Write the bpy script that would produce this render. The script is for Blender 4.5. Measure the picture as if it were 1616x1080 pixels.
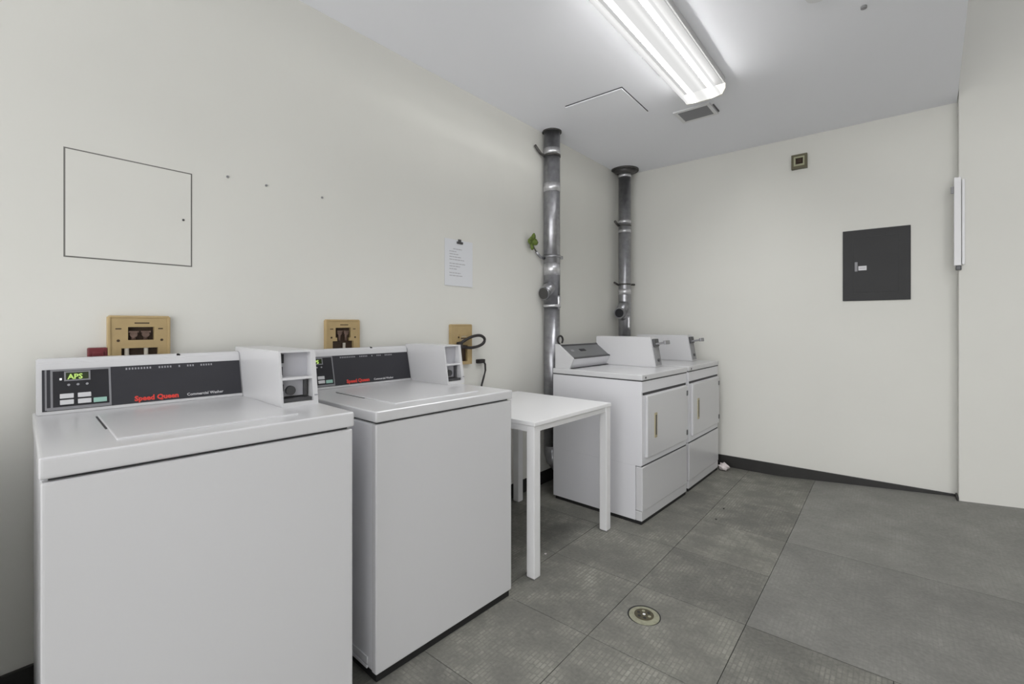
import bpy, bmesh, math, random
from mathutils import Vector, Matrix

random.seed(7)
for o in list(bpy.data.objects):
    bpy.data.objects.remove(o)
SC = bpy.context.scene
COL = SC.collection

# ------------------------------------------------------------------ camera, world, exposure
cam_data = bpy.data.cameras.new('camera')
cam_data.sensor_width = 36.0
cam_data.lens = 36.0 * 730.0 / 1616.0
cam_data.shift_y = -29.0 / 1616.0
cam_data.clip_start = 0.05
cam = bpy.data.objects.new('camera', cam_data)
cam.location = (2.084, -4.253, 1.230)
cam.rotation_euler = (math.radians(90), 0, math.radians(39.511))
COL.objects.link(cam)
SC.camera = cam

world = bpy.data.worlds.new('world')
world.use_nodes = True
world.node_tree.nodes['Background'].inputs[0].default_value = (1, 1, 1, 1)
world.node_tree.nodes['Background'].inputs[1].default_value = 2.15
SC.world = world

SC.view_settings.view_transform = 'Standard'
SC.view_settings.look = 'None'
SC.view_settings.gamma = 1.0
SC.view_settings.use_curve_mapping = False
SC.view_settings.exposure = 0.68
TUBE_STRENGTH = 24.0          # light given off by the fluorescent tubes in view
TUBE_WATTS = 8.5            # downward light of each tube of the fitting in view
SIDE_FILL_WATTS = 18.0            # the same for the added fill fitting, out of view to the right


# ------------------------------------------------------------------ materials
def srgb(r, g, b):
    def c(v):
        v /= 255.0
        return v / 12.92 if v <= 0.04045 else ((v + 0.055) / 1.055) ** 2.4
    return (c(r), c(g), c(b), 1.0)


def material(name, color, rough=0.5, metal=0.0, bump=0.0, bump_scale=60.0, mottle=0.0, mottle_scale=4.0, spec=0.5, coat=0.0):
    m = bpy.data.materials.new(name)
    m.use_nodes = True
    nt = m.node_tree
    b = nt.nodes['Principled BSDF']
    b.inputs['Base Color'].default_value = color
    b.inputs['Roughness'].default_value = rough
    b.inputs['Metallic'].default_value = metal
    b.inputs['Specular IOR Level'].default_value = spec
    b.inputs['Coat Weight'].default_value = coat
    b.inputs['Coat Roughness'].default_value = 0.25
    tc = nt.nodes.new('ShaderNodeTexCoord')
    if mottle:
        n = nt.nodes.new('ShaderNodeTexNoise')
        n.inputs['Scale'].default_value = mottle_scale
        n.inputs['Detail'].default_value = 5
        nt.links.new(tc.outputs['Object'], n.inputs['Vector'])
        r = nt.nodes.new('ShaderNodeMapRange')
        r.inputs[1].default_value = 0.3
        r.inputs[2].default_value = 0.7
        r.inputs[3].default_value = 1.0 - mottle
        r.inputs[4].default_value = 1.0 + mottle
        nt.links.new(n.outputs['Fac'], r.inputs[0])
        mx = nt.nodes.new('ShaderNodeMix')
        mx.data_type = 'RGBA'
        mx.blend_type = 'MULTIPLY'
        mx.inputs[0].default_value = 1.0
        mx.inputs[6].default_value = color
        nt.links.new(r.outputs[0], mx.inputs[7])
        nt.links.new(mx.outputs[2], b.inputs['Base Color'])
    if bump:
        n2 = nt.nodes.new('ShaderNodeTexNoise')
        n2.inputs['Scale'].default_value = bump_scale
        n2.inputs['Detail'].default_value = 3
        nt.links.new(tc.outputs['Object'], n2.inputs['Vector'])
        bp = nt.nodes.new('ShaderNodeBump')
        bp.inputs['Strength'].default_value = bump
        bp.inputs['Distance'].default_value = 0.002
        nt.links.new(n2.outputs['Fac'], bp.inputs['Height'])
        nt.links.new(bp.outputs['Normal'], b.inputs['Normal'])
    return m


def emitter(name, color, strength):
    m = bpy.data.materials.new(name)
    m.use_nodes = True
    nt = m.node_tree
    nt.nodes.clear()
    e = nt.nodes.new('ShaderNodeEmission')
    e.inputs[0].default_value = color
    e.inputs[1].default_value = strength
    o = nt.nodes.new('ShaderNodeOutputMaterial')
    nt.links.new(e.outputs[0], o.inputs[0])
    return m


def lens_material(name):
    """ribbed acrylic wrap: lets half of the light through and glows brighter over the two tubes"""
    m = bpy.data.materials.new(name)
    m.use_nodes = True
    nt = m.node_tree
    nt.nodes.clear()
    N, L = nt.nodes.new, nt.links.new
    tc = N('ShaderNodeTexCoord')
    sp = N('ShaderNodeSeparateXYZ')
    L(tc.outputs['Object'], sp.inputs[0])
    ab = N('ShaderNodeMath'); ab.operation = 'ABSOLUTE'
    L(sp.outputs['X'], ab.inputs[0])
    df = N('ShaderNodeMath'); df.operation = 'SUBTRACT'; df.inputs[1].default_value = 0.058
    L(ab.outputs[0], df.inputs[0])
    ab2 = N('ShaderNodeMath'); ab2.operation = 'ABSOLUTE'
    L(df.outputs[0], ab2.inputs[0])
    mr = N('ShaderNodeMapRange'); mr.interpolation_type = 'SMOOTHSTEP'
    mr.inputs[1].default_value = 0.004; mr.inputs[2].default_value = 0.046
    mr.inputs[3].default_value = 0.70; mr.inputs[4].default_value = 0.47
    L(ab2.outputs[0], mr.inputs[0])
    t = N('ShaderNodeBsdfTransparent')
    e = N('ShaderNodeEmission')
    e.inputs[0].default_value = (1.0, 1.0, 0.99, 1)
    L(mr.outputs[0], e.inputs[1])
    mx = N('ShaderNodeMixShader')
    dn = N('ShaderNodeMapRange'); dn.interpolation_type = 'SMOOTHSTEP'   # milky flat bottom, clearest right under the tubes
    dn.inputs[1].default_value = 0.006; dn.inputs[2].default_value = 0.026
    dn.inputs[3].default_value = 0.45; dn.inputs[4].default_value = 0.98
    L(ab2.outputs[0], dn.inputs[0])
    sd = N('ShaderNodeMapRange')                                        # clear sides
    sd.inputs[1].default_value = -0.099; sd.inputs[2].default_value = -0.094
    sd.inputs[3].default_value = 0.0; sd.inputs[4].default_value = 1.0
    L(sp.outputs['Z'], sd.inputs[0])
    mf = N('ShaderNodeMix')
    mf.inputs[3].default_value = 0.55
    L(sd.outputs[0], mf.inputs[0]); L(dn.outputs[0], mf.inputs[2])
    L(mf.outputs[0], mx.inputs[0])
    o = N('ShaderNodeOutputMaterial')
    L(t.outputs[0], mx.inputs[1]); L(e.outputs[0], mx.inputs[2]); L(mx.outputs[0], o.inputs[0])
    return m


def tile_material(name, dark, light, relief, contrast):
    """rubber floor tile: rows of small moulded dashes, dusty where it is walked on"""
    m = bpy.data.materials.new(name)
    m.use_nodes = True
    nt = m.node_tree
    N = nt.nodes.new
    L = nt.links.new
    b = nt.nodes['Principled BSDF']
    b.inputs['Roughness'].default_value = 0.62
    b.inputs['Specular IOR Level'].default_value = 0.35
    tc = N('ShaderNodeTexCoord')
    br = N('ShaderNodeTexBrick')
    br.inputs['Scale'].default_value = 1.0
    br.inputs['Brick Width'].default_value = 0.032
    br.inputs['Row Height'].default_value = 0.0155
    br.inputs['Mortar Size'].default_value = 0.0032
    br.inputs['Mortar Smooth'].default_value = 0.6
    br.inputs['Color1'].default_value = (1, 1, 1, 1)
    br.inputs['Color2'].default_value = (0.3, 0.3, 0.3, 1)
    br.inputs['Mortar'].default_value = (0.12, 0.12, 0.12, 1)
    mpg = N('ShaderNodeMapping')
    mpg.inputs['Rotation'].default_value = (0, 0, math.pi / 2)
    L(tc.outputs['Object'], mpg.inputs['Vector'])
    L(mpg.outputs['Vector'], br.inputs['Vector'])
    br.offset = 0.15
    geo = N('ShaderNodeNewGeometry')
    wear = N('ShaderNodeTexNoise')
    wear.inputs['Scale'].default_value = 4.6
    wear.inputs['Detail'].default_value = 8
    wear.inputs['Roughness'].default_value = 0.65
    L(geo.outputs['Position'], wear.inputs['Vector'])
    grain = N('ShaderNodeTexNoise')
    grain.inputs['Scale'].default_value = 70
    grain.inputs['Detail'].default_value = 3
    L(geo.outputs['Position'], grain.inputs['Vector'])
    info = N('ShaderNodeObjectInfo')
    # dust mask
    mr = N('ShaderNodeMapRange')
    mr.inputs[1].default_value = 0.44
    mr.inputs[2].default_value = 0.68
    L(wear.outputs['Fac'], mr.inputs[0])
    mul = N('ShaderNodeMath'); mul.operation = 'MULTIPLY'
    L(mr.outputs[0], mul.inputs[0]); L(br.outputs['Color'], mul.inputs[1])
    sc = N('ShaderNodeMath'); sc.operation = 'MULTIPLY'; sc.inputs[1].default_value = contrast
    L(mul.outputs[0], sc.inputs[0])
    add = N('ShaderNodeMath'); add.operation = 'MULTIPLY_ADD'; add.inputs[1].default_value = 0.30
    L(wear.outputs['Fac'], add.inputs[0]); L(sc.outputs[0], add.inputs[2])
    add2 = N('ShaderNodeMath'); add2.operation = 'MULTIPLY_ADD'; add2.inputs[1].default_value = 0.30
    L(grain.outputs['Fac'], add2.inputs[0]); L(add.outputs[0], add2.inputs[2])
    add3 = N('ShaderNodeMath'); add3.operation = 'MULTIPLY_ADD'; add3.inputs[1].default_value = 0.12
    L(info.outputs['Random'], add3.inputs[0]); L(add2.outputs[0], add3.inputs[2])
    ramp = N('ShaderNodeMix'); ramp.data_type = 'RGBA'
    ramp.inputs[6].default_value = dark
    ramp.inputs[7].default_value = light
    L(add3.outputs[0], ramp.inputs[0])
    L(ramp.outputs[2], b.inputs['Base Color'])
    bp = N('ShaderNodeBump')
    bp.inputs['Strength'].default_value = relief
    bp.inputs['Distance'].default_value = 0.0015
    hs = N('ShaderNodeMath'); hs.operation = 'MULTIPLY_ADD'; hs.inputs[1].default_value = 0.35
    L(grain.outputs['Fac'], hs.inputs[0]); L(br.outputs['Color'], hs.inputs[2])
    L(hs.outputs[0], bp.inputs['Height'])
    L(bp.outputs['Normal'], b.inputs['Normal'])
    return m


M = dict(
    wall=material('wall_paint', srgb(214, 213.5, 208), 0.75, bump=0.12, bump_scale=35, mottle=0.018, mottle_scale=1.6, spec=0.3),
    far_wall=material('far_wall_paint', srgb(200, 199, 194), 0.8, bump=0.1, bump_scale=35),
    ceiling=material('ceiling_paint', srgb(240, 241, 246), 0.85, bump=0.06, bump_scale=40, spec=0.2),
    enamel=material('white_enamel', srgb(202, 202, 204), 0.3, bump=0.01, bump_scale=9, coat=0.3),
    enamel_side=material('white_enamel_side', srgb(216, 216, 220), 0.3),
    seam=material('seam_shadow_gap', srgb(58, 58, 60), 0.7),
    hairline=material('grey_hairline_gap', srgb(112, 111, 107), 0.8),
    black=material('black_rubber', srgb(26, 26, 27), 0.6),
    base_black=material('black_vinyl_base', srgb(38, 37, 36), 0.5, mottle=0.15, mottle_scale=6),
    fascia=material('charcoal_fascia', srgb(52, 52, 57), 0.4, spec=0.3),
    fascia_dark=material('dark_fascia', srgb(40, 40, 44), 0.4, spec=0.3),
    fascia_line=material('grey_fascia_line', srgb(128, 128, 132), 0.4),
    red_print=material('red_print', srgb(214, 62, 52), 0.5),
    white_print=material('white_print', srgb(205, 205, 208), 0.5),
    grey_print=material('grey_print', srgb(150, 150, 155), 0.5),
    button=material('pale_button', srgb(205, 205, 208), 0.45),
    teal=material('teal_button', srgb(150, 190, 178), 0.45),
    screen=material('dark_green_screen', srgb(38, 50, 20), 0.2),
    digits=emitter('green_digits', srgb(200, 235, 130), 0.6),
    led=emitter('white_led', srgb(235, 235, 235), 0.9),
    steel=material('grey_steel', srgb(150, 150, 153), 0.4, metal=0.6),
    dark_steel=material('dark_steel', srgb(84, 84, 86), 0.42, metal=0.5),
    console_grey=material('grey_console_panel', srgb(104, 105, 107), 0.4, mottle=0.03, mottle_scale=7),
    inside=material('coin_box_inside', srgb(178, 178, 184), 0.5),
    galv=material('galvanised_steel', srgb(158, 158, 162), 0.32, metal=0.9, bump=0.15, bump_scale=22, mottle=0.16, mottle_scale=26),
    tape=material('foil_tape', srgb(205, 205, 208), 0.33, metal=0.8, bump=0.5, bump_scale=60, mottle=0.12, mottle_scale=40),
    iron=material('dark_strap_iron', srgb(88, 86, 84), 0.5, metal=0.6),
    soot=material('sooty_flange', srgb(84, 83, 82), 0.5, metal=0.5),
    table=material('white_laminate', srgb(229, 229, 230), 0.38, bump=0.02, bump_scale=20),
    table_leg=material('white_painted_leg', srgb(222, 222, 223), 0.4),
    brass=material('tan_plastic_plate', srgb(172, 150, 108), 0.5, mottle=0.08, mottle_scale=14),
    brown=material('brown_recess', srgb(58, 42, 28), 0.7, mottle=0.25, mottle_scale=60),
    rust=material('rusty_valve', srgb(112, 92, 82), 0.5, metal=0.4, mottle=0.2, mottle_scale=60),
    pipe_white=material('pale_hose', srgb(178, 172, 160), 0.5),
    maroon=material('dark_red_plastic', srgb(104, 36, 42), 0.5, mottle=0.25, mottle_scale=40),
    paper=material('notice_paper', srgb(214, 216, 220), 0.7),
    print=material('grey_lettering', srgb(172, 172, 176), 0.7),
    cord=material('black_cord', srgb(34, 30, 30), 0.5),
    panel_grey=material('charcoal_panel_enamel', srgb(58, 58, 59), 0.55, mottle=0.04, mottle_scale=6, spec=0.2),
    panel_dark=material('charcoal_panel_groove', srgb(44, 44, 45), 0.6),
    bronze=material('bronze_frame', srgb(96, 92, 72), 0.45, metal=0.3),
    bronze_light=material('pale_bronze', srgb(158, 158, 132), 0.45, metal=0.3),
    drain_brass=material('dull_brass', srgb(146, 146, 126), 0.5, metal=0.2, mottle=0.15, mottle_scale=60),
    drain_dark=material('dark_brass', srgb(72, 67, 48), 0.6, metal=0.1, mottle=0.2, mottle_scale=80),
    leaf=material('green_leaf', srgb(98, 116, 46), 0.5, mottle=0.2, mottle_scale=80),
    twig=material('grey_twig', srgb(92, 90, 80), 0.6),
    plaster=material('white_plastic', srgb(226, 226, 228), 0.45),
    grille=material('grey_grille', srgb(140, 140, 142), 0.5),
    lint=material('pale_crumpled_cloth', srgb(208, 200, 200), 0.9, mottle=0.12, mottle_scale=40),
    handle_brass=material('yellowed_handle', srgb(178, 168, 138), 0.4, metal=0.3),
    lens=lens_material('ribbed_lens'),
    tube=emitter('fluorescent_tube', (1.0, 0.99, 0.97, 1), TUBE_STRENGTH),
    tile=tile_material('embossed_rubber_tile', srgb(60, 60, 60), srgb(160, 159, 149), 0.28, 0.46),
    tile_plain=tile_material('smooth_rubber_tile', srgb(78, 78, 76), srgb(168, 167, 161), 0.2, 0.12),
    subfloor=material('dark_subfloor', srgb(52, 52, 50), 0.8),
)


# ------------------------------------------------------------------ mesh helpers
class MB:
    """collects shapes into one mesh object"""
    def __init__(self):
        self.bm = bmesh.new()

    def _add(self, tmp, mat4=None):
        if mat4 is not None:
            bmesh.ops.transform(tmp, matrix=mat4, verts=tmp.verts)
        me = bpy.data.meshes.new('tmp')
        tmp.to_mesh(me)
        tmp.free()
        self.bm.from_mesh(me)
        bpy.data.meshes.remove(me)
        return self

    def box(self, x0, x1, y0, y1, z0, z1, bev=0.0, seg=2, mat4=None):
        t = bmesh.new()
        bmesh.ops.create_cube(t, size=1)
        for v in t.verts:
            v.co = Vector((x0 + (v.co.x + .5) * (x1 - x0), y0 + (v.co.y + .5) * (y1 - y0), z0 + (v.co.z + .5) * (z1 - z0)))
        if bev:
            bmesh.ops.bevel(t, geom=t.edges[:], offset=bev, segments=seg, affect='EDGES', profile=0.6)
            for f in t.faces:
                f.smooth = f.calc_area() < 3e-3 and False
        return self._add(t, mat4)

    def prism(self, pts, axis, lo, hi, bev=0.0, mat4=None):
        """extrude a 2-D outline; axis 'y': pts are (x,z); 'x': (y,z); 'z': (x,y)"""
        t = bmesh.new()
        def mk(p, h):
            return {'y': (p[0], h, p[1]), 'x': (h, p[0], p[1]), 'z': (p[0], p[1], h)}[axis]
        a = [t.verts.new(mk(p, lo)) for p in pts]
        b = [t.verts.new(mk(p, hi)) for p in pts]
        n = len(pts)
        t.faces.new(a)
        t.faces.new(b[::-1])
        for i in range(n):
            t.faces.new((a[i], b[i], b[(i + 1) % n], a[(i + 1) % n]))
        bmesh.ops.recalc_face_normals(t, faces=t.faces)
        if bev:
            bmesh.ops.bevel(t, geom=t.edges[:], offset=bev, segments=2, affect='EDGES')
        return self._add(t, mat4)

    def cyl(self, p0, p1, r0, r1=None, seg=24, caps=True, mat4=None):
        r1 = r0 if r1 is None else r1
        p0, p1 = Vector(p0), Vector(p1)
        d = p1 - p0
        t = bmesh.new()
        bmesh.ops.create_cone(t, cap_ends=caps, segments=seg, radius1=r0, radius2=r1, depth=d.length)
        for f in t.faces:
            f.smooth = len(f.verts) == 4
        rot = Vector((0, 0, 1)).rotation_difference(d.normalized()).to_matrix().to_4x4()
        bmesh.ops.transform(t, matrix=Matrix.Translation((p0 + p1) / 2) @ rot, verts=t.verts)
        return self._add(t, mat4)

    def tube(self, path, r, seg=10, mat4=None):
        path = [Vector(p) for p in path]
        t = bmesh.new()
        rings = []
        up = Vector((0.13, 0.21, 0.97)).normalized()
        for i, p in enumerate(path):
            d = (path[min(i + 1, len(path) - 1)] - path[max(i - 1, 0)]).normalized()
            a = d.cross(up)
            if a.length < 1e-3:
                a = d.cross(Vector((1, 0, 0)))
            a.normalize()
            b = d.cross(a)
            rr = r[i] if isinstance(r, (list, tuple)) else r
            rings.append([t.verts.new(p + a * rr * math.cos(q) + b * rr * math.sin(q)) for q in [2 * math.pi * k / seg for k in range(seg)]])
        for i in range(len(rings) - 1):
            for k in range(seg):
                f = t.faces.new((rings[i][k], rings[i][(k + 1) % seg], rings[i + 1][(k + 1) % seg], rings[i + 1][k]))
                f.smooth = True
        t.faces.new(rings[0])
        t.faces.new(rings[-1])
        bmesh.ops.recalc_face_normals(t, faces=t.faces)
        return self._add(t, mat4)

    def build(self, name, mat, parent=None, mat4=None):
        me = bpy.data.meshes.new(name)
        if mat4 is not None:
            bmesh.ops.transform(self.bm, matrix=mat4, verts=self.bm.verts)
        self.bm.to_mesh(me)
        self.bm.free()
        me.materials.append(mat)
        o = bpy.data.objects.new(name, me)
        COL.objects.link(o)
        if parent:
            o.parent = parent
        return o


def tag(o, label=None, cat=None, group=None, kind=None):
    if label:
        o['label'] = label
    if cat:
        o['category'] = cat
    if group:
        o['group'] = group
    if kind:
        o['kind'] = kind
    return o


def thing(name, label, cat, loc=(0, 0, 0), rz=0.0, group=None):
    o = bpy.data.objects.new(name, None)
    o.empty_display_size = 0.1
    o.location = loc
    o.rotation_euler = (0, 0, rz)
    COL.objects.link(o)
    return tag(o, label, cat, group)


def copy_thing(root, loc, rz=None):
    r = root.copy()
    COL.objects.link(r)
    r.location = loc
    if rz is not None:
        r.rotation_euler = (0, 0, rz)
    for ch in list(root.children):
        c = ch.copy()
        COL.objects.link(c)
        c.parent = r
        for g in ch.children:
            d = g.copy()
            COL.objects.link(d)
            d.parent = c
    return r


def text_mesh(body, size, mat4, mat, name, parent, spacing=1.0, depth=0.0004, bold=0.0, scale_x=1.0):
    cu = bpy.data.curves.new(name + '_curve', 'FONT')
    cu.body = body
    cu.size = size
    cu.space_character = spacing
    cu.extrude = depth
    cu.offset = bold
    cu.resolution_u = 2
    ob = bpy.data.objects.new(name + '_curve', cu)
    COL.objects.link(ob)
    dg = bpy.context.evaluated_depsgraph_get()
    me = bpy.data.meshes.new_from_object(ob.evaluated_get(dg))
    bpy.data.objects.remove(ob)
    me.transform(mat4 @ Matrix.Diagonal((scale_x, 1, 1, 1)))
    me.materials.clear()
    me.materials.append(mat)
    me.name = name
    o = bpy.data.objects.new(name, me)
    COL.objects.link(o)
    o.parent = parent
    return o


# ------------------------------------------------------------------ the room
ZC = 2.70          # laundry ceiling
ZH = 3.40          # taller ceiling to the right
RX = 2.41          # right end of the back wall
BUMP = 0.10
FAR_X = 4.6
FRONT_Y = -6.6


def structure(name, mb, mat):
    return tag(mb.build(name, mat), kind='structure')


def rise(x, y):
    r = max(0.0, (x - 1.35) * 0.078)
    t = min(1.0, max(0.0, (y + 1.05) / 0.95))
    t = t * t * (3 - 2 * t)
    return r * t


structure('wall_left', MB().box(-0.12, 0, FRONT_Y, 0.12, -0.05, ZH), M['wall'])
structure('wall_back', MB().box(0, RX, 0, 0.12, -0.05, ZH), M['wall'])
structure('wall_right', MB().box(RX, FAR_X, -BUMP, 0.12, -0.05, ZH, bev=0.004), M['wall'])
structure('shade_blocker', MB().box(0, 0.82, -4.56, -4.44, 0, 1.0, bev=0.005), M['wall'])  # added unseen block that keeps light off the lower left wall
structure('wall_far_right', MB().box(FAR_X, FAR_X + 0.12, FRONT_Y, 0.12, -0.05, ZH), M['far_wall'])
# dropped ceiling over the laundry corner, its free edge running towards the camera
ex = RX - 0.0005
e2 = ex + (2.326 - 2.390) / 1.332 * 6.6
structure('ceiling', MB().prism([(0, FRONT_Y), (e2, FRONT_Y), (ex, 0), (0, 0)], 'z', ZC, ZC + 0.10), M['ceiling'])
structure('ceiling_right', MB().box(-0.12, FAR_X + 0.12, FRONT_Y - 0.12, 0.12, ZH, ZH + 0.1), M['ceiling'])

# floor: dark bed with one tile after another laid on it
t = bmesh.new()
gx = [i * 0.2 for i in range(0, 24)]
gy = [FRONT_Y + i * 0.2 for i in range(0, 34)]
vv = [[t.verts.new((x, y, rise(x, y) - (0.005 if x < 1.3 else 0.016))) for x in gx] for y in gy]
for j in range(len(gy) - 1):
    for i in range(len(gx) - 1):
        t.faces.new((vv[j][i], vv[j][i + 1], vv[j + 1][i + 1], vv[j + 1][i]))
mb = MB()
mb._add(t)
floor = structure('floor', mb, M['subfloor'])

TS = 0.4655
tile_cache = {}
def tile_mesh(w, h, mat, cx, cy, x0, y0):
    flat = max(rise(x0, y0 + h), rise(x0 + w, y0 + h)) == 0.0
    key = (round(w, 3), round(h, 3), mat.name)
    if flat and key in tile_cache:
        return tile_cache[key]
    g = 0.0013
    n = 1 if flat else 4
    b = bmesh.new()
    top = [[b.verts.new((-w / 2 + g + (w - 2 * g) * i / n, -h / 2 + g + (h - 2 * g) * j / n,
                         0 if flat else rise(cx - w / 2 + w * i / n, cy - h / 2 + h * j / n))) for i in range(n + 1)] for j in range(n + 1)]
    for j in range(n):
        for i in range(n):
            f = b.faces.new((top[j][i], top[j][i + 1], top[j + 1][i + 1], top[j + 1][i]))
            f.smooth = not flat
    be = [e for e in b.edges if e.is_boundary]
    for e in be:
        e.smooth = False
    r = bmesh.ops.extrude_edge_only(b, edges=be)
    for v in [q for q in r['geom'] if isinstance(q, bmesh.types.BMVert)]:
        v.co.z -= 0.006
    me = bpy.data.meshes.new('tile')
    b.to_mesh(me)
    b.free()
    me.materials.append(mat)
    if flat:
        tile_cache[key] = me
    return me


ti = 0
x_lines = [0.0]
x = 1.619 - 3 * TS
while x < FAR_X:
    x_lines.append(x)
    x += TS
x_lines.append(FAR_X)
y_lines = [0.0]
y = -2.191 + 4 * TS
while y > FRONT_Y:
    y_lines.append(y)
    y -= TS
y_lines.append(FRONT_Y)
PX0, PY0 = 1.619, -2.191        # from here to the right and back the floor is covered in large smooth sheets
for i in range(len(x_lines) - 1):
    for j in range(len(y_lines) - 1):
        x0, x1 = x_lines[i], x_lines[i + 1]
        y1, y0 = y_lines[j], y_lines[j + 1]
        if x1 - x0 < 0.02 or y1 - y0 < 0.02:
            continue
        cx, cy = (x0 + x1) / 2, (y0 + y1) / 2
        if (cx > PX0 and cy > PY0) or cx > 3.0 or cy < -5.0:
            continue
        o = bpy.data.objects.new('tile', tile_mesh(x1 - x0, y1 - y0, M['tile'], cx, cy, x0, y0))
        o.location = (cx, cy, 0.0)
        if (i * 2 + j * 3) % 5 == 0 and abs((x1 - x0) - (y1 - y0)) < 1e-4 and rise(x1, y1) == 0:
            o.rotation_euler = (0, 0, math.pi / 2)
        o.parent = floor
        COL.objects.link(o)
for (x0, x1, y0, y1) in ((PX0, FAR_X, -1.262, 0.0), (PX0, FAR_X, PY0, -1.262), (3.0155, FAR_X, FRONT_Y, PY0), (0, 3.0155, FRONT_Y, -4.985)):
    b = bmesh.new()
    nx, ny = max(2, int((x1 - x0) / 0.08)), max(2, int((y1 - y0) / 0.08))
    g = 0.0009
    rows = [[b.verts.new((x0 + g + (x1 - x0 - 2 * g) * i / nx, y0 + g + (y1 - y0 - 2 * g) * j / ny,
                          rise(x0 + (x1 - x0) * i / nx, y0 + (y1 - y0) * j / ny))) for i in range(nx + 1)] for j in range(ny + 1)]
    for j in range(ny):
        for i in range(nx):
            b.faces.new((rows[j][i], rows[j][i + 1], rows[j + 1][i + 1], rows[j + 1][i])).smooth = True
    mb = MB()
    mb._add(b)
    mb.build('floor_sheet', M['tile_plain'], floor)

# vinyl base along the walls
structure('baseboard_left', MB().box(0, 0.012, FRONT_Y, -2.4, 0, 0.165, bev=0.003).box(0, 0.010, -2.4, -0.01, 0, 0.095, bev=0.003), M['base_black'])
structure('baseboard_back', MB().box(0.012, RX - 0.001, -0.012, 0, 0, 0.096, bev=0.003).box(RX - 0.010, RX, -BUMP - 0.012, -0.012, 0.0, 0.108, bev=0.003), M['base_black'])

# ------------------------------------------------------------------ washing machines
def tilt_matrix(u0, z0, du, dz):
    """plane standing on (u0, z0) leaning by du over dz; local x = v, y = up the slope, z = outwards"""
    s = Vector((du, 0, dz)).normalized()
    n = Vector((dz, 0, -du)).normalized()
    m = Matrix(((0, s.x, n.x, u0), (1, 0, 0, 0), (0, s.z, n.z, z0), (0, 0, 0, 1)))
    return m


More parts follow.
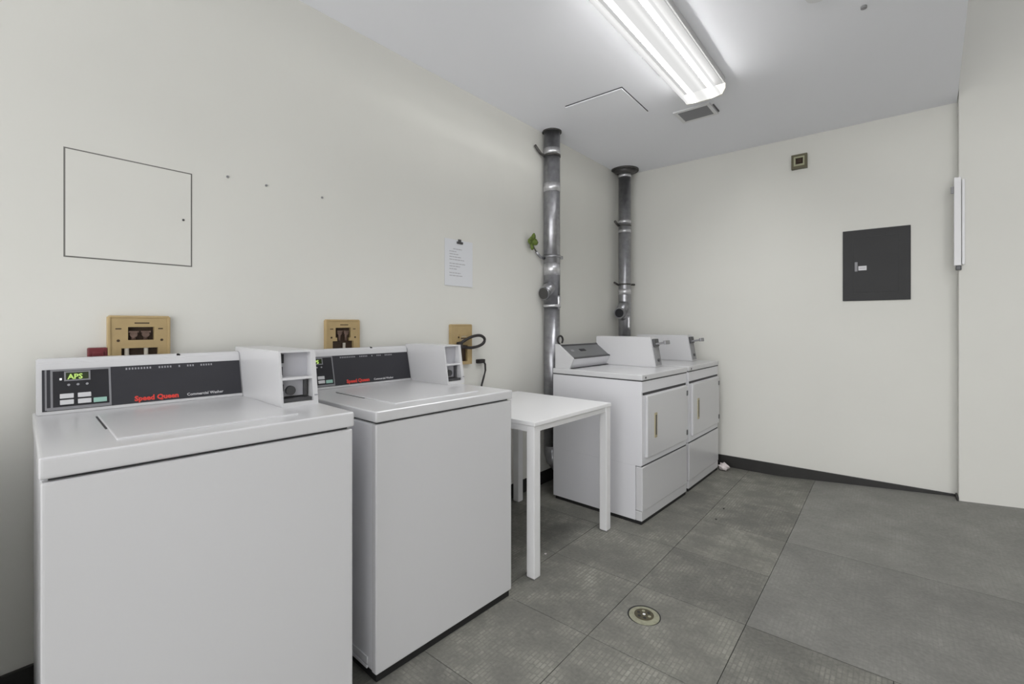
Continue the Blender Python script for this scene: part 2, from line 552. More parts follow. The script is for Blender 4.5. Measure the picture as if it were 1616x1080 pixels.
def build_washer(label, x, y, yaw, w, H, d, lid_t, uf, ztop, vcon, vcoin, ucoin, zcoin):
    """x, y is the front left foot; local frame u (towards the front), v (to the right), origin at the base centre"""
    c, s = math.cos(yaw), math.sin(yaw)
    ctr = Vector((x - d / 2 * c + w / 2 * s, y + d / 2 * s + w / 2 * c, 0))
    root = thing('washing_machine', label, 'washing machine', ctr, -yaw, 'top-loading washing machines')
    T = Matrix.Translation((d / 2, -w / 2, 0))
    zt = H - lid_t
    # cabinet: body and separate front skin
    b = MB()
    b.box(-d, -0.022, 0.0, w, 0.035, zt - 0.006, bev=0.006)
    b.build('cabinet', M['enamel_side'], root, T)
    MB().box(-0.030, 0, 0.0, w, 0.03, zt - 0.007, bev=0.007, seg=3).build('front_panel', M['enamel'], root, T)
    MB().box(-d + 0.02, -0.016, 0.012, w - 0.012, zt - 0.010, zt + 0.004).build('shadow_gap', M['seam'], root, T)
    MB().box(-d + 0.03, -0.010, 0.008, w - 0.008, 0.0, 0.05).build('toe_shade_base', M['black'], root, T)  # base set well forward, its black standing in for toe-gap shade
    # lower rail seen on the flank
    MB().box(-d + 0.05, -0.05, -0.004, 0.0, 0.05, 0.075, bev=0.002).box(-d + 0.05, -0.05, -0.006, 0.0, 0.035, 0.045, bev=0.002).build('side_rail', M['enamel_side'], root, T)
    # top with a lid
    top = MB().box(-d, 0.004, -0.003, w + 0.003, zt, H, bev=0.007, seg=3).build('top_panel', M['enamel'], root, T)
    lid0, lid1, lu0, lu1 = 0.128, w - 0.135, uf + 0.13, -0.075
    MB().box(lu0, lu1, lid0, lid1, H - 0.004, H + 0.0045, bev=0.004, seg=3).build('lid', M['enamel'], root, T)
    MB().box(lu0 + 0.01, lu0 + 0.24, lid0 - 0.0045, lid0 - 0.0005, H - 0.001, H + 0.0012).build('lid_hinge_gap', M['seam'], root, T)
    # console
    hz = ztop - H
    lean = -0.045
    vc0, vc1 = vcon
    prof = [(-d, H), (uf + 0.012, H), (uf + 0.012 + lean * 0.9, ztop - 0.012), (uf + lean * 0.9 + 0.002, ztop), (-d, ztop)]
    con = MB().prism(prof, 'y', vc0, vc1, bev=0.003).build('console', M['enamel'], root, T)
    P = T @ tilt_matrix(uf + 0.0125, H, lean * 0.9, hz - 0.012)
    L = math.hypot(lean * 0.9, hz - 0.012)
    f0, f1 = vc0 + 0.012, vc1 - 0.004
    y0, y1 = 0.012, L - 0.022
    MB().box(f0, f1, y0, y1, -0.003, 0.0015).build('fascia', M['fascia'], con, P)
    fr = MB()
    dv = f0 + 0.157
    for a, bb in ((f0 + 0.006, f0 + 0.010), (f0 + 0.018, f0 + 0.023), (dv - 0.005, dv)):
        fr.box(a, bb, y0 + 0.003, y1, 0.001, 0.003)
    fr.box(f0 + 0.01, dv, y0 + 0.001, y0 + 0.010, 0.001, 0.0026)
    fr.box(f0 + 0.018, dv, y1 - 0.006, y1, 0.001, 0.0026)
    fr.build('fascia_frame', M['fascia_line'], con, P)
    MB().box(f0 + 0.023, dv - 0.005, y0 + 0.010, y1 - 0.006, 0.001, 0.0024).build('control_panel', M['fascia_dark'], con, P)
    sx, sy = f0 + 0.052, y1 - 0.034
    fr2 = MB()
    for (a, bb, cc, dd) in ((sx - 0.004, sx, sy - 0.004, sy + 0.026), (sx + 0.052, sx + 0.056, sy - 0.004, sy + 0.026),
                            (sx, sx + 0.052, sy - 0.004, sy), (sx, sx + 0.052, sy + 0.022, sy + 0.026)):
        fr2.box(a, bb, cc, dd, 0.002, 0.0045)
    fr2.build('display_bezel', M['fascia_line'], con, P)
    MB().box(sx, sx + 0.052, sy, sy + 0.022, 0.002, 0.0034).build('display', M['screen'], con, P)
    text_mesh('APS', 0.022, P @ Matrix.Translation((sx + 0.004, sy + 0.002, 0.0036)), M['digits'], 'display_digits', con, bold=0.0006, scale_x=0.95)
    for k in range(3):
        MB().cyl((sx + 0.006 + 0.021 * k, sy - 0.016, 0.002), (sx + 0.006 + 0.021 * k, sy - 0.016, 0.0045), 0.0035, seg=10).build('indicator_light', M['grey_print'], con, P)
    MB().box(sx - 0.014, sx - 0.009, sy, sy + 0.006, 0.002, 0.0036).build('indicator_light', M['led'], con, P)
    for k in range(4):
        a = f0 + 0.038 + 0.040 * (k % 2)
        bq = y0 + 0.016 + 0.019 * (k // 2)
        MB().box(a, a + 0.031, bq, bq + 0.0145, 0.002, 0.0052, bev=0.0015).build('button', M['button'], con, P)
    tb = MB().box(dv - 0.043, dv - 0.011, y0 + 0.015, y0 + 0.030, 0.002, 0.0052, bev=0.0015).build('start_button', M['teal'], con, P)
    tb['label'] = 'pale teal start button'
    # illegible instruction line along the top, tick by tick
    tk = MB()
    q = f0 + 0.195
    span = f1 - f0 - 0.25
    unit = span / 36
    for grp in (9, 5, 1, 3, 5):
        for k in range(grp):
            tk.box(q, q + unit * 0.55, y1 - 0.013, y1 - 0.0065, 0.001, 0.0022)
            q += unit
        q += unit * 2.2
    tag(tk.build('instruction_line', M['grey_print'], con, P), kind='stuff')
    tx = f0 + 0.215
    text_mesh('Speed Queen', 0.0225, P @ Matrix.Translation((tx, y0 + 0.007, 0.0018)), M['red_print'], 'red_lettering', con, bold=0.0009, scale_x=0.98)
    text_mesh('Commercial Washer', 0.0135, P @ Matrix.Translation((tx + 0.145, y0 + 0.0085, 0.0018)), M['white_print'], 'white_lettering', con, bold=0.0002, scale_x=0.98)
    vb = vc0 + (vc1 - vc0) * 0.645
    MB().cyl((uf + lean * 0.9 - 0.004, vb, ztop - 0.004), (uf + lean * 0.9 + 0.007, vb, ztop - 0.005), 0.0055, seg=12).build('top_screw', M['black'], con, T)
    # coin box: open fronted steel case with two bays
    k0, k1 = vcoin
    ub, ut = ucoin[0], ucoin[1]
    back = -d
    prof = [(back, H), (ub, H), (ut, zcoin), (back, zcoin)]
    th = 0.006
    case = MB()
    case.prism(prof, 'y', k0, k0 + th)
    hh = zcoin - H
    def fu(z):
        return ub + (ut - ub) * (z - H) / hh
    rw = 0.016      # right jamb
    case.prism(prof, 'y', k1 - rw, k1)
    case.prism([(back, zcoin - th), (fu(zcoin - th), zcoin - th), (ut, zcoin), (back, zcoin)], 'y', k0 + th, k1 - rw)
    case.prism([(back, H), (ub, H), (fu(H + 0.014), H + 0.014), (back, H + 0.014)], 'y', k0 + th, k1 - rw)
    box_o = case.build('coin_box', M['enamel'], root, T)
    zs = H + hh * 0.50
    MB().prism([(ub - 0.12, zs - 0.004), (fu(zs - 0.004) + 0.001, zs - 0.004), (fu(zs + 0.004) + 0.001, zs + 0.004), (ub - 0.12, zs + 0.004)], 'y', k0 + th, k1 - rw).build('shelf', M['enamel'], box_o, T)
    bu = ub - 0.055
    MB().box(bu - 0.004, bu, k0 + th, k1 - rw, zs + 0.004, zcoin - th).build('upper_back_plate', M['inside'], box_o, T)
    MB().box(bu, bu + 0.006, k0 + th + 0.002, k0 + th + 0.014, zs + 0.010, zs + 0.038).box(bu, bu + 0.005, k0 + th + 0.010, k0 + th + 0.018, zs + 0.050, zs + 0.080).build('coin_slot', M['fascia_dark'], box_o, T)
    MB().box(bu + 0.004, bu + 0.008, k0 + th + 0.004, k1 - rw - 0.008, H + 0.03, zs - 0.004).build('lower_back_plate', M['inside'], box_o, T)
    cv = k0 + th + 0.036
    lk = MB().cyl((bu + 0.007, cv, H + hh * 0.27), (bu + 0.020, cv, H + hh * 0.27), 0.0155, seg=20)
    lk.box(bu + 0.008, bu + 0.016, k0 + th + 0.004, k0 + th + 0.014, H + hh * 0.27, H + hh * 0.27 + 0.022)
    lk.build('lock_cylinder', M['dark_steel'], box_o, T)
    dk = MB().box(bu + 0.004, bu + 0.018, k1 - rw - 0.018, k1 - rw - 0.008, H + 0.03, zs - 0.010)
    dk.box(bu + 0.004, ub - 0.012, k0 + th, k1 - rw - 0.002, H + 0.0145, H + 0.026)
    dk.build('drawer_channel', M['dark_steel'], box_o, T)
    MB().box(ub - 0.001, ub + 0.0015, k1 - rw + 0.003, k1 - 0.003, H + 0.03, H + 0.034).build('latch_slot', M['grey_print'], box_o, T)
    return root


build_washer('white top-loading washer nearest the camera with lit green digits and coin box',
             0.737, -4.137, 0.066, 0.684, 0.955, 0.70, 0.046, -0.615, 1.122, (0.004, 0.554), (0.5545, 0.674), (-0.222, -0.250), 1.139)
build_washer('white top-loading washer standing between the nearest washer and the white table',
             0.727, -3.334, 0.0372, 0.693, 0.930, 0.698, 0.038, -0.655, 1.112, (0.020, 0.614), (0.616, 0.726), (-0.348, -0.380), 1.122)


# ------------------------------------------------------------------ clothes dryers
def build_dryer(label, x, y, yaw, w, cord):
    d, H = 0.676, 0.916
    c, s = math.cos(yaw), math.sin(yaw)
    ctr = Vector((x - d / 2 * c + w / 2 * s, y + d / 2 * s + w / 2 * c, 0))
    root = thing('clothes_dryer', label, 'clothes dryer', ctr, -yaw, 'coin-operated dryers in the corner')
    T = Matrix.Translation((d / 2, -w / 2, 0))
    MB().box(-d, -0.005, 0.002, w - 0.002, 0.355, 0.876, bev=0.002).box(-d, -0.044, 0.003, w - 0.003, 0.020, 0.36, bev=0.003).build('cabinet', M['enamel_side'], root, T)
    MB().box(-d + 0.02, -0.006, 0.005, w - 0.005, 0.0, 0.03).build('toe_shade_base', M['black'], root, T)  # black base paints the shaded gap under the cabinet
    MB().box(-d + 0.002, 0.0005, 0.0012, w - 0.0012, 0.8745, 0.882).build('shadow_gap', M['seam'], root, T)
    MB().box(-d, 0.003, -0.002, w + 0.002, 0.881, H, bev=0.006, seg=3).build('top_panel', M['enamel'], root, T)
    MB().cyl((0.002, 0.045, 0.897), (0.006, 0.045, 0.897), 0.0065, seg=12).build('corner_screw', M['dark_steel'], root, T)
    MB().box(-0.006, 0.0, 0.004, w - 0.004, 0.806, 0.876, bev=0.002).build('front_strip', M['enamel_side'], root, T)
    MB().box(-0.006, -0.001, 0.02, w - 0.014, 0.788, 0.806).build('strip_gap', M['seam'], root, T)
    # door surround and door
    MB().box(-0.006, -0.001, 0.004, w - 0.004, 0.362, 0.79).build('front_panel', M['enamel_side'], root, T)
    dr = MB().box(-0.002, 0.016, 0.046, w - 0.018, 0.402, 0.784, bev=0.006, seg=3).build('door', M['enamel'], root, T)
    hd = MB().box(0.015, 0.021, 0.140, 0.172, 0.512, 0.668, bev=0.002)
    hd.build('door_handle', M['handle_brass'], dr, T)
    MB().box(0.0205, 0.0225, 0.147, 0.160, 0.530, 0.655).build('handle_recess', M['dark_steel'], dr, T)
    for z in (0.455, 0.735):
        MB().box(0.012, 0.0195, w - 0.040, w - 0.020, z - 0.018, z + 0.018, bev=0.002).build('hinge', M['dark_steel'], dr, T)
    MB().box(-0.045, -0.003, 0.005, w - 0.005, 0.350, 0.362).build('shadow_gap', M['seam'], root, T)
    MB().box(-0.042, 0.004, 0.0, w, 0.082, 0.352, bev=0.006, seg=3).build('lower_panel', M['enamel'], root, T)
    MB().box(-0.042, 0.0, 0.0, w, 0.022, 0.080, bev=0.004).build('kick_panel', M['enamel'], root, T)
    # sloping console: end cap, grey sloping face, lip
    prof = [(-0.668, H), (-0.545, H), (-0.512, 0.988), (-0.640, 1.084), (-0.668, 1.088)]
    con = MB().prism(prof, 'y', 0.014, 0.030, bev=0.002).build('console', M['enamel'], root, T)
    v1 = w - 0.185
    inner = [(-0.664, H), (-0.552, H), (-0.522, 0.985), (-0.643, 1.076), (-0.664, 1.080)]
    MB().prism(inner, 'y', 0.030, v1).build('console_body', M['enamel_side'], con, T)
    sl = Vector((-0.643 + 0.522, 0, 1.076 - 0.985)).normalized()
    P = T @ tilt_matrix(-0.521, 0.986, -0.121, 0.091)
    MB().box(0.031, v1, 0.004, 0.150, -0.002, 0.003).build('sloping_panel', M['console_grey'], con, P)
    MB().box(0.031, v1, 0.136, 0.150, 0.002, 0.006).box(0.031, v1, -0.004, 0.010, 0.002, 0.007).build('panel_trim', M['dark_steel'], con, P)
    MB().box(0.20, 0.27, 0.070, 0.094, 0.002, 0.005).build('cycle_window', M['fascia_dark'], con, P)
    MB().box(0.09, 0.125, 0.072, 0.092, 0.002, 0.004).build('small_window', M['grille'], con, P)
    MB().box(-0.545, -0.532, 0.032, v1 + 0.01, H + 0.001, H + 0.006).build('console_gap', M['seam'], con, T)
    # coin box with a slide
    k0, k1 = v1, v1 + 0.115
    prof = [(-0.640, H), (-0.150, H), (-0.190, 1.133), (-0.640, 1.133)]
    cb = MB().prism(prof, 'y', k0, k1, bev=0.004).build('coin_box', M['enamel'], root, T)
    Pc = T @ tilt_matrix(-0.150, H, -0.040, 1.133 - H)
    MB().box(k0 + 0.012, k1 - 0.012, 0.012, 0.150, 0.0, 0.005).build('front_plate', M['grille'], cb, Pc)
    sl_ = MB().box(k0 + 0.020, k1 - 0.020, 0.150, 0.205, 0.0, 0.016, bev=0.003)
    sl_.build('slide_housing', M['dark_steel'], cb, Pc)
    MB().box(k0 + 0.035, k1 - 0.035, 0.160, 0.174, 0.010, 0.088, bev=0.003).box(k0 + 0.018, k1 - 0.018, 0.153, 0.181, 0.082, 0.098, bev=0.004).build('coin_slide', M['steel'], cb, Pc)
    MB().cyl(((k0 + k1) / 2, 0.05, 0.004), ((k0 + k1) / 2, 0.05, 0.014), 0.011, seg=16).build('lock_cylinder', M['dark_steel'], cb, Pc)
    if cord:
        pts = []
        for k in range(20):
            a = math.radians(-40 + 285 * k / 19)
            pts.append((-0.655 + 0.010 * k / 19, 0.052 + 0.034 * math.cos(a), 1.112 + 0.030 * math.sin(a)))
        MB().tube(pts, 0.007, 8).build('cord_loop', M['cord'], root, T)
    return root


build_dryer('white coin dryer beside the table, its dark sloping console in view', 0.902, -1.577, 0.047, 0.694, True)
build_dryer('white coin dryer in the far corner against the back wall', 0.930, -0.826, 0.02, 0.682, False)

# ------------------------------------------------------------------ table
tx, ty, tyaw, tw, tH, td = 0.763, -2.481, 0.028, 0.738, 0.757, 0.735
c, s = math.cos(tyaw), math.sin(tyaw)
tb = thing('table', 'square white laminate table between the second washer and the dryers', 'table',
           (tx - td / 2 * c + tw / 2 * s, ty + td / 2 * s + tw / 2 * c, 0), -tyaw)
T = Matrix.Translation((td / 2, -tw / 2, 0))
MB().box(-td, 0, 0, tw, tH - 0.020, tH, bev=0.003).build('tabletop', M['table'], tb, T)
ap = 0.030
MB().box(-0.030, -0.012, 0.05, tw - 0.05, tH - 0.020 - ap, tH - 0.0205).build('apron', M['table_leg'], tb, T)
MB().box(-td + 0.012, -td + 0.030, 0.05, tw - 0.05, tH - 0.020 - ap, tH - 0.0205).build('apron', M['table_leg'], tb, T)
MB().box(-td + 0.05, -0.05, 0.003, 0.021, tH - 0.020 - ap, tH - 0.0205).build('apron', M['table_leg'], tb, T)
MB().box(-td + 0.05, -0.05, tw - 0.021, tw - 0.003, tH - 0.020 - ap, tH - 0.0205).build('apron', M['table_leg'], tb, T)
for (a0, b0) in ((-0.052, 0.002), (-0.052, tw - 0.050), (-td + 0.002, 0.002), (-td + 0.002, tw - 0.050)):
    lg = MB().box(a0, a0 + 0.048, b0, b0 + 0.048, 0.004, tH - 0.0205, bev=0.004).build('leg', M['table_leg'], tb, T)
    MB().box(a0 + 0.006, a0 + 0.044, b0 + 0.006, b0 + 0.046, 0.0, 0.006).build('foot_pad', M['grey_print'], lg, T)

# ------------------------------------------------------------------ vent pipes
def pipe_thing(label, x, y):
    return thing('vent_pipe', label, 'pipe', (x, y, 0), 0, 'galvanised dryer vent pipes')


def ring(r0, r1, z0, z1, seg=32):
    m = MB()
    m.cyl((0, 0, z0), (0, 0, z1), r1, seg=seg)
    return m


# nearer pipe
PX, PY, PR = 0.066, -1.325, 0.062
p1 = pipe_thing('tall galvanised vent pipe nearer the table, sprig hooked on its strap', PX, PY)
MB().cyl((0, 0, 1.36), (0, 0, ZC), PR, seg=36).build('upper_pipe', M['galv'], p1)
low = MB().cyl((0, 0, 0.30), (0, 0, 1.40), PR * 0.97, seg=36)
low.tube([(0, 0, 0.31), (0.0, 0.0, 0.25), (0.015, 0, 0.20), (0.05, 0, 0.17), (0.125, 0, 0.165)], PR * 0.97, 24)
low.build('lower_pipe', M['galv'], p1)
ring(0, PR + 0.012, ZC - 0.010, ZC).build('ceiling_collar', M['soot'], p1)
ring(0, PR + 0.002, 2.515, 2.565).build('tape_band', M['tape'], p1)
ring(0, PR + 0.002, 2.235, 2.300).build('tape_band', M['tape'], p1)
ring(0, PR + 0.002, 1.600, 1.690).build('tape_band', M['tape'], p1)
ring(0, PR + 0.006, 1.355, 1.375).build('joint_band', M['tape'], p1)
# strap round the pipe with its ends bent out
strap = ring(0, PR + 0.005, 1.730, 1.752)
strap.tube([(-0.03, -0.055, 1.725), (-0.045, -0.090, 1.735), (-0.050, -0.135, 1.770)], 0.010, 8)
strap.box(0.03, 0.045, 0.04, 0.085, 1.728, 1.752)
strap.build('strap', M['galv'], p1)
strap = ring(0, PR + 0.004, 2.505, 2.518)
strap.tube([(-0.03, -0.05, 2.505), (-0.045, -0.085, 2.520), (-0.050, -0.150, 2.565)], 0.010, 8)
strap.build('strap', M['iron'], p1)
# capped wye branch
dv = Vector((-0.12, -0.97, -0.14)).normalized()
st = Vector((0, 0, 1.47))
wy = MB()
wy.cyl(Vector((0, 0, 1.52)), st + dv * 0.075, PR * 0.98, PR * 0.74, seg=28)
wy.cyl(st + dv * 0.070, st + dv * 0.096, PR * 0.78, seg=28)
wy.build('wye_branch', M['galv'], p1)
MB().cyl(st + dv * 0.095, st + dv * 0.102, PR * 0.68, seg=28).build('branch_cap', M['soot'], p1)
MB().tube([Vector((0.055, 0.004, 1.44 - 0.02 * k)) + Vector((0.006 * math.sin(k), 0, 0)) for k in range(6)], 0.016, 8).build('sealant', M['tape'], p1)

# pipe in the corner
QX, QY, QR = 0.100, -0.152, 0.058
p2 = pipe_thing('galvanised vent pipe in the far corner under a wide ceiling flange', QX, QY)
MB().cyl((0, 0, 0.30), (0, 0, ZC), QR, seg=36).tube([(0, 0, 0.31), (0, -0.0, 0.25), (0.01, -0.015, 0.21), (0.05, -0.03, 0.19), (0.12, -0.03, 0.19)], QR * 0.97, 24).build('pipe_body', M['galv'], p2)
fl = MB().cyl((0, 0, ZC - 0.014), (0, 0, ZC), 0.130, 0.130, seg=48).cyl((0, 0, ZC - 0.044), (0, 0, ZC - 0.014), QR + 0.006, 0.116, seg=48)
for v in fl.bm.verts:            # trimmed flush where it meets the left wall
    v.co.x = max(v.co.x, -QX + 0.002)
fl.build('ceiling_flange', M['soot'], p2)
ring(0, QR + 0.003, 2.625, 2.655).build('tape_band', M['tape'], p2)
ring(0, QR + 0.003, 2.185, 2.215).build('tape_band', M['tape'], p2)
ring(0, QR + 0.003, 2.095, 2.125).build('tape_band', M['tape'], p2)
ring(0, QR + 0.003, 1.505, 1.560).build('tape_band', M['tape'], p2)
br = ring(0, QR + 0.003, 1.598, 1.612)
br.tube([(-0.04, -0.05, 1.600), (-0.05, -0.115, 1.618)], 0.010, 8)
br.tube([(0.03, 0.05, 1.605), (0.045, 0.115, 1.608)], 0.010, 8)
br.build('strap', M['iron'], p2)
br = ring(0, QR + 0.002, 2.160, 2.172)
br.tube([(-0.04, -0.05, 2.165), (-0.05, -0.105, 2.200)], 0.011, 8)
br.build('strap', M['iron'], p2)
dv = Vector((0.05, -1.0, -0.05)).normalized()
st = Vector((-0.01, 0, 1.335))
wy = MB()
wy.cyl(Vector((0, 0, 1.43)), st + dv * 0.06, QR * 0.98, QR * 0.9, seg=28)
wy.cyl(Vector((0, 0, 1.25)), st + dv * 0.06, QR * 0.6, QR * 0.9, seg=28)
t = st + dv * 0.06
wy.cyl(t, t + dv * 0.045, QR * 0.92, seg=28)
wy.build('wye_branch', M['galv'], p2)
MB().cyl(t + dv * 0.0445, t + dv * 0.047, QR * 0.72, seg=28).build('branch_mouth', M['fascia_dark'], p2)
MB().tube([(0.053, -0.025, 1.30 - 0.025 * k) for k in range(6)], 0.014, 8).build('sealant', M['tape'], p2)

# sprig of leaves hooked on the nearer pipe's strap
sp = thing('leaf_sprig', 'small green leafy sprig stuck behind the strap of the nearer vent pipe', 'plant', (PX - 0.05, PY - 0.160, 1.785))
MB().tube([(0.0, 0.02, -0.01), (-0.002, -0.012, 0.022), (-0.006, -0.028, 0.042)], 0.005, 6).build('stem', M['twig'], sp)
for k, (ay, az, ln) in enumerate(((-1, 0.05, 0.072), (1, 0.15, 0.060), (0.1, 1, 0.072), (-0.35, -1, 0.062), (-0.7, 0.75, 0.052))):
    dirv = Vector((0.25, ay, az)).normalized()
    side = Vector((1, 0, 0)).cross(dirv).normalized()
    base = Vector((-0.006, -0.032, 0.050))
    b = bmesh.new()
    pts = []
    for q in range(6):
        f = q / 5
        wdt = 0.032 * math.sin(math.pi * (0.08 + 0.88 * f)) ** 0.7
        cc = base + dirv * ln * f + Vector((0.010 * math.sin(f * 2.6), 0, -0.006 * f * f))
        pts.append((cc - side * wdt * 0.8, cc + Vector((0.004, 0, 0)), cc + side * wdt * 0.8))
    rows = [[b.verts.new(p) for p in r] for r in pts]
    for q in range(5):
        for g in range(2):
            f = b.faces.new((rows[q][g], rows[q][g + 1], rows[q + 1][g + 1], rows[q + 1][g]))
            f.smooth = True
    ex_ = bmesh.ops.extrude_face_region(b, geom=b.faces[:])
    for v in [e for e in ex_['geom'] if isinstance(e, bmesh.types.BMVert)]:
        v.co.x += 0.003
    bmesh.ops.recalc_face_normals(b, faces=b.faces)
    mm = MB()
    mm._add(b)
    mm.build('leaf', M['leaf'], sp)

# ------------------------------------------------------------------ things on the left wall
def supply_box(label, y0, y1, z0, z1, kind):
    """tan plastic laundry supply box set in the wall; local y along the wall, x out of it"""
    r = thing('laundry_supply_box', label, 'supply box', (0, (y0 + y1) / 2, z0), 0, 'tan laundry supply boxes on the left wall')
    W, Hh = y1 - y0, z1 - z0
    h = W / 2
    def hole_plate(holes):
        """plate made of bars round the holes (y0,y1,z0,z1), cut on a grid so the openings stay open"""
        ys = sorted({-h, h, *[q for o in holes for q in o[:2]]})
        zs = sorted({0.0, Hh, *[q for o in holes for q in o[2:]]})
        b = MB()
        for i in range(len(ys) - 1):
            for j in range(len(zs) - 1):
                cy, cz = (ys[i] + ys[i + 1]) / 2, (zs[j] + zs[j + 1]) / 2
                if not any(o[0] < cy < o[1] and o[2] < cz < o[3] for o in holes):
                    b.box(0.004, 0.020, ys[i], ys[i + 1], zs[j], zs[j + 1])
        return b
    if kind == 'wide':
        holes = [(-0.034, 0.040, Hh - 0.082, Hh - 0.036), (-0.052, 0.052, 0.012, Hh - 0.110)]
    elif kind == 'stepped':
        holes = [(-0.040, 0.040, Hh - 0.084, Hh - 0.036), (-0.055, 0.055, 0.012, Hh - 0.100), (-0.032, 0.032, Hh - 0.102, Hh - 0.082)]
    else:
        holes = [(-0.030, 0.050, Hh - 0.082, Hh - 0.072), (-0.030, 0.050, 0.02, Hh - 0.125)]
    plate = hole_plate(holes).build('face_plate', M['brass'], r)
    rim = MB()
    for (a, b_, c_, d_) in ((-h - 0.004, -h + 0.004, 0, Hh), (h - 0.004, h + 0.004, 0, Hh), (-h, h, Hh - 0.004, Hh + 0.004)):
        rim.box(0.0, 0.023, a, b_, c_, d_, bev=0.002)
    rim.build('rim', M['brass'], r)
    MB().box(0.001, 0.005, -h + 0.003, h - 0.003, 0.003, Hh - 0.003).build('recess', M['brown'], r)
    if kind != 'plain':
        for vy in (-0.018, 0.016):
            v = MB().cyl((0.006, vy, Hh - 0.062), (0.020, vy, Hh - 0.062), 0.011, seg=12)
            v.cyl((0.014, vy, Hh - 0.10 if kind == 'stepped' else Hh - 0.082), (0.014, vy, Hh - 0.05), 0.006, seg=10)
            v.box(0.012, 0.022, vy - 0.014, vy + 0.014, Hh - 0.056, Hh - 0.050)
            v.build('valve', M['rust'], r)
        for vy in ((-0.036, 0.018) if kind == 'wide' else (0.008,)):
            MB().cyl((0.013, vy, 0.012), (0.013, vy, Hh - 0.11), 0.0065, seg=10).build('hose', M['pipe_white'], r)
        mk = MB()
        for (a, b_, z) in ((-0.068, -0.052, Hh - 0.042), (0.052, 0.066, Hh - 0.042), (-0.016, 0.026, Hh - 0.022)):
            mk.box(0.0198, 0.0206, a, b_, z - 0.002, z + 0.002)
        tag(mk.build('moulded_marks', M['brown'], r), kind='stuff')
        for vy in (-h + 0.024, h - 0.022):
            MB().cyl((0.0195, vy, Hh - 0.083), (0.0215, vy, Hh - 0.083), 0.0045, seg=10).build('plate_screw', M['brown'], r)
    else:
        MB().box(0.019, 0.026, -0.020, 0.045, Hh - 0.105, Hh - 0.058, bev=0.003).build('receptacle', M['brass'], r)
        MB().box(0.0258, 0.0268, -0.005, 0.035, Hh - 0.074, Hh - 0.070).box(0.0258, 0.0268, -0.008, 0.033, Hh - 0.094, Hh - 0.090).build('receptacle_slots', M['pipe_white'], r)
        MB().box(0.0255, 0.0262, -0.012, 0.035, Hh - 0.087, Hh - 0.080).build('slot_shadow', M['brown'], r)
    return r


supply_box('tan supply box with two brown openings above the nearest washer', -3.910, -3.741, 1.020, 1.254, 'wide')
supply_box('tan supply box with one stepped brown opening above the second washer', -3.125, -2.954, 1.010, 1.246, 'stepped')
supply_box('tan supply box with the black cord plugged in, above the second coin box', -2.326, -2.155, 0.975, 1.222, 'plain')

cd = thing('power_cord', 'black cord looping out of the tan supply box by the second washer', 'cord', (0.03, -2.22, 1.08))
pts = []
for (yy, zz, xx) in ((-2.275, 1.108, 0.042), (-2.235, 1.132, 0.052), (-2.179, 1.151, 0.055), (-2.11, 1.158, 0.055), (-2.066, 1.136, 0.055), (-2.074, 1.106, 0.055),
                     (-2.122, 1.087, 0.055), (-2.185, 1.079, 0.055), (-2.225, 1.082, 0.052), (-2.262, 1.090, 0.050), (-2.285, 1.075, 0.046), (-2.29, 1.04, 0.040)):
    pts.append(Vector((xx - 0.03, yy + 2.22, zz - 1.08)))
# smooth the loop
for _ in range(2):
    q = [pts[0]]
    for a, b in zip(pts[:-1], pts[1:]):
        q += [a * .75 + b * .25, a * .25 + b * .75]
    pts = q + [pts[-1]]
MB().tube(pts, 0.0095, 8).build('cable', M['cord'], cd)
MB().cyl((-0.002, -0.062, 0.022), (0.024, -0.052, 0.026), 0.016, seg=12).build('plug', M['cord'], cd)

pl = thing('plug_lead', 'short black plug and lead hanging down behind the second washer', 'cord', (0.0, -2.065, 0.985))
MB().box(0.0, 0.030, -0.030, 0.030, -0.012, 0.014, bev=0.004).build('plug', M['cord'], pl)
MB().tube([(0.022, 0.020, 0.0), (0.028, 0.030, -0.02), (0.030, 0.030, -0.06), (0.028, 0.018, -0.10), (0.026, 0.0, -0.15), (0.026, -0.015, -0.21)], 0.0065, 8).build('lead', M['cord'], pl)

rb = thing('valve_cover', 'low dark red box on the wall left of the first tan supply box', 'valve cover', (0, -3.938, 1.075))
MB().box(0.0, 0.022, -0.026, 0.024, 0, 0.074, bev=0.004).build('cover', M['maroon'], rb)
MB().box(0.021, 0.026, -0.016, 0.014, 0.045, 0.060, bev=0.002).build('knob', M['maroon'], rb)

# printed notice with clip
nt_ = thing('notice', 'white printed notice held by a small clip on the left wall', 'notice', (0.0, -2.247, 1.462))
MB().box(0.002, 0.0035, -0.118, 0.119, 0.0, 0.285).build('paper', M['paper'], nt_)
rows = MB()
rnd = random.Random(3)
yy = 0.225
for k in range(12):
    if k in (5, 9):
        yy -= 0.008
        continue
    x0 = -0.08 + (0.0 if k else 0.03)
    x1 = x0 + 0.05 + 0.10 * rnd.random()
    while x0 < x1:
        ww = 0.010 + 0.018 * rnd.random()
        rows.box(0.0035, 0.0041, x0, min(x0 + ww, x1), yy, yy + 0.005)
        x0 += ww + 0.004
    yy -= 0.0165
tag(rows.build('text_lines', M['print'], nt_), kind='stuff')
MB().box(0.002, 0.012, -0.020, 0.028, 0.262, 0.276, bev=0.002).box(0.002, 0.010, -0.008, 0.014, 0.274, 0.290, bev=0.002).build('clip', M['dark_steel'], nt_)

